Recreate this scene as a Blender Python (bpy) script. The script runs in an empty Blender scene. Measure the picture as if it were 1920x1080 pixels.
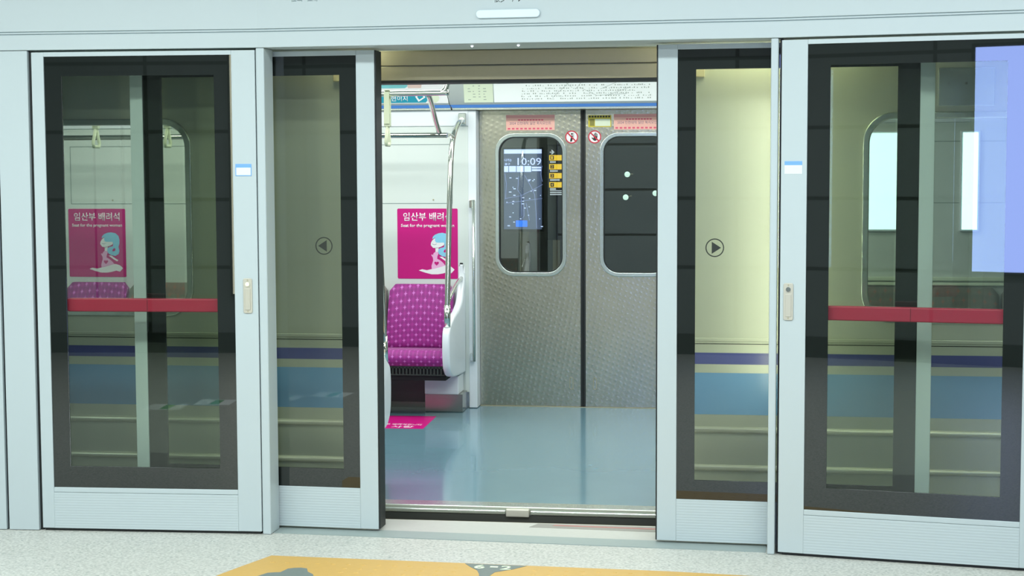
import bpy, bmesh, math, random
from mathutils import Matrix, Vector
random.seed(7)
sc = bpy.context.scene
C = sc.collection

# ------------------------------------------------------------------ camera
cam_d = bpy.data.cameras.new('camera'); cam = bpy.data.objects.new('camera', cam_d); C.objects.link(cam)
cam_d.sensor_width = 36.0; cam_d.lens = 2962.4573 / 1920 * 36; cam_d.clip_start = 0.02; cam_d.clip_end = 60
R_ = Vector((0.99026123, 0.13917014, -0.00378998)); U_ = Vector((-0.00635181, 0.07235693, 0.99735858)); F_ = U_.cross(R_)
m = Matrix.Identity(4)
for i in range(3):
    m[i][0] = R_[i]; m[i][1] = U_[i]; m[i][2] = -F_[i]
m[0][3], m[1][3], m[2][3] = 0.9273, -6.2406, 1.4984
cam.matrix_world = m
sc.camera = cam

# ------------------------------------------------------------------ world, exposure
w = bpy.data.worlds.new('world'); sc.world = w; w.use_nodes = True
w.node_tree.nodes['Background'].inputs[0].default_value = (0.62, 0.74, 0.78, 1)
w.node_tree.nodes['Background'].inputs[1].default_value = 0.10
sc.view_settings.view_transform = 'Standard'; sc.view_settings.look = 'None'
sc.view_settings.gamma = 1.0; sc.view_settings.use_curve_mapping = False
sc.view_settings.exposure = 0.0

# ------------------------------------------------------------------ large lights
def area(name, loc, size, power, col, rot=(0, 0, 0)):
    l = bpy.data.lights.new(name, 'AREA'); l.shape = 'RECTANGLE'; l.size, l.size_y = size; l.energy = power; l.color = col
    o = bpy.data.objects.new(name, l); C.objects.link(o); o.location = loc; o.rotation_euler = rot
    return o
PLAT = 198; CAR = 53
area('platform_light', (-0.5, -1.9, 2.93), (7.5, 0.3), PLAT, (0.90, 1.0, 0.995))
area('platform_light', (-0.5, -4.3, 2.93), (7.5, 0.3), PLAT * 1.1, (0.90, 1.0, 0.995))
area('carriage_light', (-1.0, 1.55, 2.255), (5.0, 0.16), CAR, (0.97, 1.0, 0.955))
area('carriage_light', (-1.0, 2.60, 2.255), (5.0, 0.16), CAR, (0.97, 1.0, 0.955))

# ------------------------------------------------------------------ materials
def lin(c):
    return tuple(((x / 255) / 12.92 if x / 255 <= 0.04045 else ((x / 255 + 0.055) / 1.055) ** 2.4) for x in c) + (1,)
MATS = {}
def mat(name, rgb, rough=0.5, metal=0.0, var=0.04, scale=12.0, spec=0.5, bump=0.0, emit=None, estr=0.0, coat=0.0, stretch=None):
    """principled material with a faint procedural noise in its colour"""
    if name in MATS: return MATS[name]
    mt = bpy.data.materials.new(name); mt.use_nodes = True; nt = mt.node_tree; b = nt.nodes['Principled BSDF']
    tc = nt.nodes.new('ShaderNodeTexCoord'); mp = nt.nodes.new('ShaderNodeMapping'); nz = nt.nodes.new('ShaderNodeTexNoise')
    if stretch: mp.inputs['Scale'].default_value = stretch
    nz.inputs['Scale'].default_value = scale; nz.inputs['Detail'].default_value = 4
    nt.links.new(tc.outputs['Object'], mp.inputs[0]); nt.links.new(mp.outputs[0], nz.inputs['Vector'])
    mx = nt.nodes.new('ShaderNodeMix'); mx.data_type = 'RGBA'
    c = lin(rgb)
    mx.inputs[6].default_value = tuple(max(0, x * (1 - var)) for x in c[:3]) + (1,)
    mx.inputs[7].default_value = tuple(min(1, x * (1 + var)) for x in c[:3]) + (1,)
    nt.links.new(nz.outputs['Fac'], mx.inputs[0]); nt.links.new(mx.outputs[2], b.inputs['Base Color'])
    b.inputs['Roughness'].default_value = rough; b.inputs['Metallic'].default_value = metal
    b.inputs['Specular IOR Level'].default_value = spec; b.inputs['Coat Weight'].default_value = coat
    if bump:
        bp = nt.nodes.new('ShaderNodeBump'); bp.inputs['Strength'].default_value = bump; bp.inputs['Distance'].default_value = 0.002
        nt.links.new(nz.outputs['Fac'], bp.inputs['Height']); nt.links.new(bp.outputs[0], b.inputs['Normal'])
    if emit:
        b.inputs['Emission Color'].default_value = lin(emit); b.inputs['Emission Strength'].default_value = estr
    MATS[name] = mt
    return mt
def glass(name, tint, refl=0.085, rough=0.0):
    """thin pane: tinted see-through plus a clear reflection that grows at grazing angles"""
    mt = bpy.data.materials.new(name); mt.use_nodes = True; nt = mt.node_tree; nt.nodes.clear()
    out = nt.nodes.new('ShaderNodeOutputMaterial'); tr = nt.nodes.new('ShaderNodeBsdfTransparent'); gl = nt.nodes.new('ShaderNodeBsdfGlossy')
    tr.inputs[0].default_value = tint + (1,); gl.inputs['Roughness'].default_value = rough; gl.inputs[0].default_value = (0.95, 1, 1, 1)
    lw = nt.nodes.new('ShaderNodeLayerWeight'); lw.inputs[0].default_value = 0.5
    pw = nt.nodes.new('ShaderNodeMath'); pw.operation = 'POWER'; pw.inputs[1].default_value = 4
    ml = nt.nodes.new('ShaderNodeMath'); ml.operation = 'MULTIPLY_ADD'; ml.inputs[1].default_value = 0.85; ml.inputs[2].default_value = refl
    mx = nt.nodes.new('ShaderNodeMixShader')
    nt.links.new(lw.outputs['Facing'], pw.inputs[0]); nt.links.new(pw.outputs[0], ml.inputs[0]); nt.links.new(ml.outputs[0], mx.inputs[0])
    nt.links.new(tr.outputs[0], mx.inputs[1]); nt.links.new(gl.outputs[0], mx.inputs[2]); nt.links.new(mx.outputs[0], out.inputs[0])
    return mt
def emission(name, rgb, s):
    return mat(name, rgb, 0.6, emit=rgb, estr=s, var=0.0)

M = {}
M['paint'] = mat('screen_paint', (181, 192, 194), 0.38, 0.0, 0.015, 3, stretch=(1, 1, 1))
M['paint_ribbed'] = None
M['frit'] = mat('black_glass_border', (27, 32, 30), 0.012, 0, 0.0, 3, spec=0.85)
M['rubber'] = mat('black_rubber', (26, 30, 30), 0.5, 0, 0.05, 20)
M['dark'] = mat('dark_cavity', (30, 33, 34), 0.8)
M['glass'] = glass('screen_glass', (0.83, 0.865, 0.815), 0.036)
M['leaf_glass'] = glass('sliding_glass', (0.88, 0.90, 0.85), 0.02)
M['car_glass'] = glass('carriage_glass', (0.93, 0.95, 0.94), 0.10)
M['red_bar'] = mat('red_push_bar', (186, 42, 76), 0.35, 0, 0.02)
M['white_panel'] = mat('white_melamine', (214, 222, 217), 0.28, 0, 0.012, 2)
M['white_plastic'] = mat('white_moulding', (228, 234, 238), 0.25, 0, 0.01, 2)
M['chrome'] = mat('polished_steel', (222, 224, 216), 0.15, 1.0, 0.02)
M['brushed'] = mat('brushed_steel', (172, 172, 164), 0.27, 1.0, 0.05, 30, stretch=(0.3, 0.3, 6), bump=0.05)
M['trim_steel'] = mat('bright_trim_steel', (206, 214, 208), 0.22, 0.85, 0.03)
M['dark_steel'] = mat('dull_steel', (176, 168, 140), 0.42, 0.3, 0.05, 30)
M['black_steel'] = mat('under_seat_steel', (84, 86, 82), 0.35, 0.6, 0.05, 8)
M['blue'] = mat('blue_stripe', (48, 112, 188), 0.35)
M['navy'] = mat('navy_band', (70, 74, 130), 0.3)
M['sky_band'] = mat('light_blue_band', (96, 138, 178), 0.3)
M['lock_plate'] = mat('lock_plate_beige', (196, 192, 178), 0.35, 0.3)
M['sticker_blue'] = mat('sticker_blue', (112, 164, 226), 0.5)
M['sticker_white'] = mat('sticker_white', (216, 228, 236), 0.5, 0, 0.06, 150)
M['mark_black'] = mat('printed_black', (30, 36, 28), 0.5)
M['mark_grey'] = mat('printed_grey', (120, 136, 140), 0.5)
M['magenta'] = mat('magenta_print', (198, 16, 124), 0.35, 0, 0.02)
M['print_white'] = mat('white_print', (240, 240, 240), 0.4)
M['print_pink'] = mat('pale_pink_print', (238, 178, 218), 0.4)
M['print_cyan'] = mat('pale_blue_print', (140, 208, 236), 0.4)
M['print_grey'] = mat('outline_print', (110, 90, 130), 0.4)
M['teal'] = mat('teal_print', (40, 152, 176), 0.4, 0, 0.15, 8)
M['salmon'] = mat('salmon_print', (240, 184, 170), 0.45, 0, 0.03)
M['rose'] = mat('rose_print', (216, 150, 148), 0.45)
M['ink'] = mat('ink_print', (84, 78, 116), 0.5)
M['yellow_print'] = mat('yellow_print', (206, 190, 52), 0.45)
M['olive_print'] = mat('olive_print', (140, 134, 60), 0.45)
M['paper'] = mat('white_sheet', (246, 250, 248), 0.5, 0, 0.01)
M['cream_paper'] = mat('cream_sheet', (222, 232, 206), 0.5, 0, 0.01)
M['prohibit_red'] = mat('prohibition_red', (200, 30, 56), 0.45)
M['tunnel'] = mat('tunnel_concrete', (100, 104, 100), 0.8, 0, 0.15, 3)
M['strap'] = mat('strap_cream', (206, 214, 184), 0.5)
M['seam'] = mat('joint_line', (138, 152, 150), 0.6)

def nodes(name):
    mt = bpy.data.materials.new(name); mt.use_nodes = True; nt = mt.node_tree
    return mt, nt, nt.nodes['Principled BSDF'], nt.nodes.new('ShaderNodeTexCoord')
def mathn(nt, op, a=None, b=None, c=None):
    n = nt.nodes.new('ShaderNodeMath'); n.operation = op
    for i, v in enumerate((a, b, c)):
        if v is None: continue
        if isinstance(v, (int, float)): n.inputs[i].default_value = v
        else: nt.links.new(v, n.inputs[i])
    return n.outputs[0]
def mixc(nt, f, a, b):
    n = nt.nodes.new('ShaderNodeMix'); n.data_type = 'RGBA'
    nt.links.new(f, n.inputs[0])
    for i, v in ((6, a), (7, b)):
        if isinstance(v, tuple): n.inputs[i].default_value = v
        else: nt.links.new(v, n.inputs[i])
    return n.outputs[2]
def ramp(nt, f, lo, hi):
    n = nt.nodes.new('ShaderNodeMapRange'); nt.links.new(f, n.inputs[0]); n.inputs[1].default_value = lo; n.inputs[2].default_value = hi
    return n.outputs[0]

# ribbed aluminium kick rail (fine horizontal lines)
mt, nt, b, tc = nodes('ribbed_paint'); sx = nt.nodes.new('ShaderNodeSeparateXYZ'); nt.links.new(tc.outputs['Object'], sx.inputs[0])
s = mathn(nt, 'SINE', mathn(nt, 'MULTIPLY', sx.outputs[2], 2 * math.pi / 0.011))
bp = nt.nodes.new('ShaderNodeBump'); bp.inputs['Strength'].default_value = 0.35; bp.inputs['Distance'].default_value = 0.0006
nt.links.new(s, bp.inputs['Height']); nt.links.new(bp.outputs[0], b.inputs['Normal'])
b.inputs['Base Color'].default_value = lin((181, 192, 194)); b.inputs['Roughness'].default_value = 0.4
M['paint_ribbed'] = mt

# embossed stainless door skin
mt, nt, b, tc = nodes('embossed_steel'); sx = nt.nodes.new('ShaderNodeSeparateXYZ'); nt.links.new(tc.outputs['Object'], sx.inputs[0])
k = 2 * math.pi / 0.046
u = mathn(nt, 'ADD', sx.outputs[0], mathn(nt, 'MULTIPLY', sx.outputs[2], 0.55)); v = mathn(nt, 'SUBTRACT', mathn(nt, 'MULTIPLY', sx.outputs[2], 1.0), mathn(nt, 'MULTIPLY', sx.outputs[0], 0.55))
h = mathn(nt, 'MULTIPLY', mathn(nt, 'SINE', mathn(nt, 'MULTIPLY', u, k)), mathn(nt, 'SINE', mathn(nt, 'MULTIPLY', v, k * 0.8)))
h = mathn(nt, 'POWER', mathn(nt, 'MAXIMUM', h, 0.0), 1.5)
bp = nt.nodes.new('ShaderNodeBump'); bp.inputs['Strength'].default_value = 0.3; bp.inputs['Distance'].default_value = 0.0015
nt.links.new(h, bp.inputs['Height']); nt.links.new(bp.outputs[0], b.inputs['Normal'])
nz = nt.nodes.new('ShaderNodeTexNoise'); nz.inputs['Scale'].default_value = 5; nt.links.new(tc.outputs['Object'], nz.inputs['Vector'])
nt.links.new(mixc(nt, nz.outputs['Fac'], lin((178, 175, 157)), lin((196, 193, 175))), b.inputs['Base Color'])
b.inputs['Metallic'].default_value = 0.95; b.inputs['Roughness'].default_value = 0.27
M['embossed'] = mt

# carriage outside skin: stainless with a warm cast
M['skin'] = mat('carriage_skin', (184, 187, 172), 0.45, 0.6, 0.05, 2.5, stretch=(3, 1, 0.4))
_b = M['skin'].node_tree.nodes['Principled BSDF']; _b.inputs['Anisotropic'].default_value = 0.7
_t = M['skin'].node_tree.nodes.new('ShaderNodeTangent'); _t.direction_type = 'RADIAL'; _t.axis = 'Z'
M['skin'].node_tree.links.new(_t.outputs[0], _b.inputs['Tangent'])

# seat fabrics: small four-armed motif on a staggered grid
def fabric(name, base, motif, size, dark):
    mt, nt, b, tc = nodes(name); sx = nt.nodes.new('ShaderNodeSeparateXYZ'); nt.links.new(tc.outputs['Object'], sx.inputs[0])
    X = mathn(nt, 'DIVIDE', sx.outputs[0], size); Zr = mathn(nt, 'SUBTRACT', sx.outputs[2], sx.outputs[1]); Z = mathn(nt, 'DIVIDE', Zr, size * 0.56)
    row = mathn(nt, 'FLOOR', Z); off = mathn(nt, 'MULTIPLY', mathn(nt, 'MODULO', mathn(nt, 'ABSOLUTE', row), 2.0), 0.5)
    fx = mathn(nt, 'SUBTRACT', mathn(nt, 'FRACT', mathn(nt, 'ADD', mathn(nt, 'ADD', X, off), 50.0)), 0.5); fz = mathn(nt, 'MULTIPLY', mathn(nt, 'SUBTRACT', mathn(nt, 'FRACT', Z), 0.5), 0.56)
    ax, az = mathn(nt, 'ABSOLUTE', fx), mathn(nt, 'ABSOLUTE', fz)
    # cross: thin where either arm is narrow
    f = mathn(nt, 'ADD', mathn(nt, 'ADD', ax, az), mathn(nt, 'MULTIPLY', mathn(nt, 'MINIMUM', ax, az), 1.6))
    msk = ramp(nt, f, 0.26, 0.16)
    wv = mathn(nt, 'MULTIPLY', mathn(nt, 'SINE', mathn(nt, 'MULTIPLY', mathn(nt, 'ADD', X, mathn(nt, 'MULTIPLY', Z, 0.5)), math.pi * 2)), mathn(nt, 'SINE', mathn(nt, 'MULTIPLY', mathn(nt, 'SUBTRACT', X, mathn(nt, 'MULTIPLY', Z, 0.5)), math.pi * 2)))
    c = mixc(nt, ramp(nt, wv, -1, 1), lin(base), lin(dark))
    nt.links.new(mixc(nt, mathn(nt, 'MULTIPLY', msk, 0.85), c, lin(motif)), b.inputs['Base Color'])
    b.inputs['Roughness'].default_value = 0.6; b.inputs['Sheen Weight'].default_value = 0.2
    return mt
M['purple_fabric'] = fabric('purple_motif_fabric', (158, 30, 136), (206, 120, 204), 0.050, (128, 16, 116))
M['brown_fabric'] = fabric('grey_brown_fabric', (112, 112, 100), (150, 100, 80), 0.06, (98, 100, 90))

# terrazzo platform floor
mt, nt, b, tc = nodes('terrazzo'); nz = nt.nodes.new('ShaderNodeTexNoise'); nz.inputs['Scale'].default_value = 90; nz.inputs['Detail'].default_value = 6
vo = nt.nodes.new('ShaderNodeTexVoronoi'); vo.inputs['Scale'].default_value = 130; nt.links.new(tc.outputs['Object'], nz.inputs['Vector']); nt.links.new(tc.outputs['Object'], vo.inputs['Vector'])
c1 = mixc(nt, ramp(nt, nz.outputs['Fac'], 0.35, 0.65), lin((170, 170, 164)), lin((202, 202, 195)))
sp = nt.nodes.new('ShaderNodeSeparateColor'); nt.links.new(vo.outputs['Color'], sp.inputs[0])
nt.links.new(mixc(nt, ramp(nt, sp.outputs[0], 0.90, 0.98), c1, lin((150, 156, 150))), b.inputs['Base Color'])
b.inputs['Roughness'].default_value = 0.42
M['terrazzo'] = mt
M['stone'] = mat('threshold_stone', (188, 188, 182), 0.35, 0, 0.06, 40)
M['grey_strip'] = mat('grey_sill_strip', (152, 164, 162), 0.42, 0.2, 0.04, 30)
M['car_floor'] = mat('carriage_floor_vinyl', (104, 140, 154), 0.16, 0, 0.05, 5, coat=0.3)

# yellow tactile surface with a low regular texture
M['tactile'] = mat('tactile_yellow', (194, 156, 84), 0.5, 0, 0.05, 30, bump=0.3)
M['tactile_dark'] = mat('tactile_dark_grey', (108, 118, 114), 0.6, 0, 0.10, 60)

# dark tiled wall behind the camera
mt, nt, b, tc = nodes('slate_tiles'); sx = nt.nodes.new('ShaderNodeSeparateXYZ'); nt.links.new(tc.outputs['Object'], sx.inputs[0])
def groove(co, off, pitch, wd):
    f = mathn(nt, 'FRACT', mathn(nt, 'DIVIDE', mathn(nt, 'ADD', co, off), pitch))
    return mathn(nt, 'LESS_THAN', f, wd / pitch)
g = mathn(nt, 'MAXIMUM', groove(sx.outputs[0], 3.38 + 12.4, 1.24, 0.03), groove(sx.outputs[2], -0.705 + 5.67, 0.567, 0.03))
nt.links.new(mixc(nt, g, lin((116, 122, 124)), lin((18, 20, 20))), b.inputs['Base Color']); b.inputs['Roughness'].default_value = 0.4
M['slate'] = mt

# ------------------------------------------------------------------ geometry helpers
I4 = Matrix.Identity(4)
def seg(px, py, slope):
    return Matrix.Translation((px, py, 0)) @ Matrix.Rotation(math.atan(slope), 4, 'Z')
MID = seg(0, 0, -0.0439); LEFT = seg(-1.0, 0.0439, 0.0443); RIGHT = seg(1.1, -0.0483, -0.1615)

def box(bm, x0, x1, y0, y1, z0, z1):
    vs = [bm.verts.new((x, y, z)) for x in (x0, x1) for y in (y0, y1) for z in (z0, z1)]
    for f in ((0, 1, 3, 2), (4, 6, 7, 5), (0, 4, 5, 1), (2, 3, 7, 6), (0, 2, 6, 4), (1, 5, 7, 3)):
        bm.faces.new([vs[i] for i in f])
    return bm
def B(*boxes):
    bm = bmesh.new()
    for b_ in boxes: box(bm, *b_)
    return bm
def tube(bm, pts, r, n=16, smooth=True):
    """round bar swept along points (r a number or one radius per point)"""
    pts = [Vector(p) for p in pts]; rs = r if isinstance(r, (list, tuple)) else [r] * len(pts)
    rings = []; up = None
    for i, p in enumerate(pts):
        d = (pts[min(i + 1, len(pts) - 1)] - pts[max(i - 1, 0)]).normalized()
        if up is None:
            a = Vector((0, 0, 1)) if abs(d.z) < 0.9 else Vector((1, 0, 0)); up = d.cross(a).normalized()
        up = (up - d * up.dot(d)).normalized(); s_ = d.cross(up)
        rings.append([bm.verts.new(p + (up * math.cos(t) + s_ * math.sin(t)) * rs[i]) for t in [2 * math.pi * k / n for k in range(n)]])
    for a, b_ in zip(rings, rings[1:]):
        for k in range(n):
            f = bm.faces.new((a[k], a[(k + 1) % n], b_[(k + 1) % n], b_[k])); f.smooth = smooth
    bm.faces.new(list(reversed(rings[0]))); bm.faces.new(rings[-1])
    return bm
def smooth_path(pts, n=8):
    """Catmull-Rom through the points"""
    P = [Vector(p) for p in pts]; P = [P[0] * 2 - P[1]] + P + [P[-1] * 2 - P[-2]]; out = []
    for i in range(1, len(P) - 2):
        for k in range(n):
            t = k / n; a, b_, c, d = P[i - 1:i + 3]
            out.append(0.5 * ((2 * b_) + (c - a) * t + (2 * a - 5 * b_ + 4 * c - d) * t * t + (3 * b_ - a - 3 * c + d) * t ** 3))
    out.append(P[-2]); return out
def rrect(x0, x1, z0, z1, r, n=8):
    out = []
    for cx, cz, a0 in ((x1 - r, z1 - r, 0), (x0 + r, z1 - r, 90), (x0 + r, z0 + r, 180), (x1 - r, z0 + r, 270)):
        for k in range(n + 1):
            a = math.radians(a0 + 90 * k / n); out.append((cx + r * math.cos(a), cz + r * math.sin(a)))
    return out
def circle(cx, cz, r, n=40, a0=0):
    return [(cx + r * math.cos(a0 + 2 * math.pi * k / n), cz + r * math.sin(a0 + 2 * math.pi * k / n)) for k in range(n)]
def plate(loops, y0, y1, bevel=0.0, axis='XZ'):
    """flat shape with holes (even-odd) given as outlines in X,Z, thick from y0 to y1; axis 'YZ': outlines in Y,Z thick along X; 'XY': outlines in X,Y thick along Z"""
    cu = bpy.data.curves.new('tmp', 'CURVE'); cu.dimensions = '2D'; cu.fill_mode = 'BOTH'; cu.extrude = (y1 - y0) / 2 - bevel
    if bevel: cu.bevel_depth = bevel; cu.bevel_resolution = 3; cu.offset = -bevel
    for lp in loops:
        sp_ = cu.splines.new('POLY'); sp_.points.add(len(lp) - 1); sp_.use_cyclic_u = True
        for i, (a, c) in enumerate(lp): sp_.points[i].co = (a, c, 0, 1)
    o = bpy.data.objects.new('tmp', cu); C.objects.link(o); dg = bpy.context.evaluated_depsgraph_get()
    me = bpy.data.meshes.new_from_object(o.evaluated_get(dg)); bm = bmesh.new(); bm.from_mesh(me)
    bpy.data.objects.remove(o); bpy.data.curves.remove(cu); bpy.data.meshes.remove(me)
    mid = (y0 + y1) / 2
    if axis == 'XZ': T = Matrix(((1, 0, 0, 0), (0, 0, -1, mid), (0, 1, 0, 0), (0, 0, 0, 1)))
    elif axis == 'YZ': T = Matrix(((0, 0, 1, mid), (1, 0, 0, 0), (0, 1, 0, 0), (0, 0, 0, 1)))
    else: T = Matrix.Translation((0, 0, mid))
    bm.transform(T); bmesh.ops.remove_doubles(bm, verts=bm.verts, dist=1e-6)
    return bm
def text(s_, box_, y, depth=0.0006, bold=0.0, axis='XZ', keep=False):
    """lettering fitted into box_ = (x0, x1, z0, z1)"""
    cu = bpy.data.curves.new('tmp', 'FONT'); cu.body = s_; cu.size = 1; cu.offset = bold; cu.resolution_u = 2
    o = bpy.data.objects.new('tmp', cu); C.objects.link(o); dg = bpy.context.evaluated_depsgraph_get()
    me = bpy.data.meshes.new_from_object(o.evaluated_get(dg)); bm = bmesh.new(); bm.from_mesh(me)
    bpy.data.objects.remove(o); bpy.data.curves.remove(cu); bpy.data.meshes.remove(me)
    xs = [v_.co.x for v_ in bm.verts]; zs = [v_.co.y for v_ in bm.verts]
    if not xs: return bm
    x0, x1, z0, z1 = box_; sx_ = (x1 - x0) / (max(xs) - min(xs)); sz = (z1 - z0) / (max(zs) - min(zs))
    ext = bmesh.ops.extrude_face_region(bm, geom=list(bm.faces)); top = [g_ for g_ in ext['geom'] if isinstance(g_, bmesh.types.BMVert)]
    ax0, az0 = min(xs), min(zs)
    tops = set(top)
    for v_ in bm.verts:
        X = x0 + (v_.co.x - ax0) * sx_; Z = z0 + (v_.co.y - az0) * sz
        d = depth if v_ in tops else 0
        v_.co = (X, y - d, Z) if axis == 'XZ' else (X, Z, y + d)
    bmesh.ops.recalc_face_normals(bm, faces=bm.faces)
    return bm
def join(*bms):
    out = bms[0]
    for b_ in bms[1:]:
        me = bpy.data.meshes.new('tmp'); b_.to_mesh(me); out.from_mesh(me); bpy.data.meshes.remove(me); b_.free()
    return out

BASE = {}
def thing(name, label, cat, loc=(0, 0, 0), frame=I4, group=None):
    o = bpy.data.objects.new(name, None); C.objects.link(o); o.empty_display_size = 0.05
    o.matrix_world = frame @ Matrix.Translation(loc); BASE[o] = frame @ Matrix.Translation(loc)
    o['label'] = label; o['category'] = cat
    if group: o['group'] = group
    return o
def obj(name, bm, material, parent=None, frame=I4, bevel=0.0, smooth=False, label=None):
    """links the shape as one mesh; the shape is drawn in `frame`, stored relative to its parent"""
    pm = BASE.get(parent, I4) if parent else None
    bmesh.ops.recalc_face_normals(bm, faces=bm.faces) if len(bm.faces) else None
    if parent: bm.transform(pm.inverted() @ frame)
    else:
        bm.transform(frame)
        cs = [v_.co for v_ in bm.verts]; base = Vector(((min(c.x for c in cs) + max(c.x for c in cs)) / 2, (min(c.y for c in cs) + max(c.y for c in cs)) / 2, min(c.z for c in cs)))
        bm.transform(Matrix.Translation(-base))
    me = bpy.data.meshes.new(name); bm.to_mesh(me); bm.free()
    if smooth:
        for p in me.polygons: p.use_smooth = True
    me.materials.append(M[material] if isinstance(material, str) else material)
    o = bpy.data.objects.new(name, me); C.objects.link(o)
    if parent:
        o.parent = parent; BASE[o] = pm
    else:
        o.location = base; BASE[o] = Matrix.Translation(base)
    if bevel:
        md = o.modifiers.new('bevel', 'BEVEL'); md.width = bevel; md.segments = 2; md.limit_method = 'ANGLE'
    if label: o['label'] = label
    return o
def tag(o, label, cat, group=None):
    o['label'] = label; o['category'] = cat
    if group: o['group'] = group
    return o
def struct(name, bm, m_, parent=None, **k):
    o = obj(name, bm, m_, parent, **k)
    if not parent: o['kind'] = 'structure'
    return o
def dup(root, offset, label=None):
    r = root.copy(); C.objects.link(r); r.location = Vector(root.location) + Vector(offset)
    if label: r['label'] = label
    for ch in list(root.children):
        c = ch.copy(); C.objects.link(c); c.parent = r
        for g_ in ch.children:
            d = g_.copy(); C.objects.link(d); d.parent = c
    return r

# ================================================================== THE PLATFORM
struct('floor', B((-6, 6, -7.2, 0.383, -0.12, 0.0)), 'terrazzo')
struct('ceiling', B((-6, 6, -7.2, 0.26, 3.0, 3.1)), mat('ceiling_paint', (190, 194, 192), 0.8))
struct('wall_back', B((-6, 6, -6.75, -6.6, 0.0, 3.0)), 'slate')
struct('baseboard_back', B((-6, 6, -6.6, -6.58, 0.0, 0.17)), 'rubber')
# grey metal sill strip between the posts and the pale stone edge beyond it
struct('trim_1', B((-0.975, 1.058, 0.03, 0.150, 0.0, 0.003)), 'grey_strip', frame=MID)
struct('trim_2', plate([[(-1.7, 0.225), (1.7, 0.078), (1.7, 0.384), (-1.7, 0.384)]], 0.0, 0.0025, axis='XY'), 'stone')
struct('trim_3', B((-6, 6, 0.383, 0.395, -0.5, 0.001)), 'dark_steel')

t = thing('advert_or_fill_lightbox', 'bright bluish advertising lightbox on the dark tiled wall, seen mirrored in the right glass', 'lightbox', (0.895, -6.56, 0.70))
obj('case', B((0.64, 1.15, -6.595, -6.55, 0.70, 2.47)), 'rubber', t)
obj('lit_panel', B((0.67, 1.12, -6.55, -6.545, 0.73, 2.44)), emission('lightbox_blue', (158, 182, 255), 12), t)
t = thing('advert_or_fill_lightbox', 'narrow upright lit strip added on the dark tiled wall to brighten the carriage side', 'lightbox', (-2.42, -6.56, 0.5))  # added lit strip whose reflection brightens the left carriage side
obj('case', B((-2.66, -2.28, -6.595, -6.55, 0.48, 2.52)), 'rubber', t)
obj('lit_panel', B((-2.64, -2.30, -6.55, -6.545, 0.5, 2.5)), emission('added_strip_white', (240, 240, 210), 5.0), t)
for x_, y_, l_ in ((-2.39, -3.5, 'white and green sticker on the platform floor, nearer the doors'), (-2.12, -3.72, 'white and green sticker on the platform floor, further from the doors')):
    t = thing('floor_sticker', l_, 'sticker', (x_, y_, 0.0))
    obj('sheet', plate([[(x_ - 0.12, y_ - 0.12), (x_ + 0.12, y_ - 0.12), (x_ + 0.12, y_ + 0.12), (x_ - 0.12, y_ + 0.12)]], 0.0, 0.001, axis='XY'), 'paper', t)
    obj('stripe', plate([[(x_ - 0.02, y_ - 0.10), (x_ + 0.04, y_ - 0.10), (x_ + 0.04, y_ + 0.10), (x_ - 0.02, y_ + 0.10)]], 0.001, 0.0015, axis='XY'), mat('sticker_green', (90, 180, 120), 0.4), t)

# ceiling lamp housings that hold the platform lights
for y_, l_ in ((-1.9, 'long ceiling lamp of the platform, the one nearer the screen doors'), (-4.3, 'long ceiling lamp of the platform, the one nearer the tiled wall')):
    t = thing('ceiling_lamp', l_, 'lamp', (-0.5, y_, 2.94))
    obj('housing', B((-4.3, 3.3, y_ - 0.2, y_ + 0.2, 2.94, 2.999)), 'white_plastic', t)

# yellow tactile paving
t = thing('tactile_paving', 'yellow tactile paving on the platform floor in front of the open doors', 'paving', (0.0, -0.9, 0.0))
edge = [(-0.872, -0.322), (0.684, -0.372), (1.2, -0.50), (1.45, -0.75), (1.5, -1.1), (1.5, -1.5), (-1.2, -1.5), (-1.2, -1.2), (-1.12, -0.95), (-1.0, -0.78), (-0.935, -0.60), (-0.91, -0.40)]
edge = [(-0.865, -0.318), (0.684, -0.372), (1.3, -0.43), (1.5, -0.6), (1.5, -0.95), (-1.05, -0.95), (-1.05, -0.85), (-0.99, -0.68), (-0.93, -0.50)]
obj('yellow_surface', plate([edge], 0.0, 0.004, axis='XY'), 'tactile', t)
blob = [(-0.80, -0.80), (-0.835, -0.66), (-0.80, -0.585), (-0.775, -0.575), (-0.755, -0.57), (-0.742, -0.515), (-0.72, -0.50), (-0.695, -0.495), (-0.67, -0.503), (-0.655, -0.55), (-0.625, -0.585), (-0.60, -0.66), (-0.60, -0.80)]
obj('dark_symbol', plate([blob], 0.004, 0.005, axis='XY'), 'tactile_dark', t)
tri = [(-0.088, -0.352), (0.152, -0.360), (0.105, -0.420), (0.045, -0.470), (0.035, -0.52), (0.025, -0.56), (0.0, -0.56), (-0.01, -0.50), (-0.025, -0.45), (-0.06, -0.40)]
obj('dark_triangle', plate([tri], 0.004, 0.005, axis='XY'), 'tactile_dark', t)
obj('lettering', text('6', (-0.045, -0.002, -0.425, -0.368), 0.0052, 0.0008, 0.02, 'XY'), 'cream_paper', t)
obj('lettering', text('-', (0.016, 0.046, -0.402, -0.386), 0.0052, 0.0008, 0.0, 'XY'), 'cream_paper', t)
obj('lettering', text('2', (0.058, 0.10, -0.430, -0.373), 0.0052, 0.0008, 0.02, 'XY'), 'cream_paper', t)
random.seed(3)
bm = bmesh.new()
n_ = 0
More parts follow.
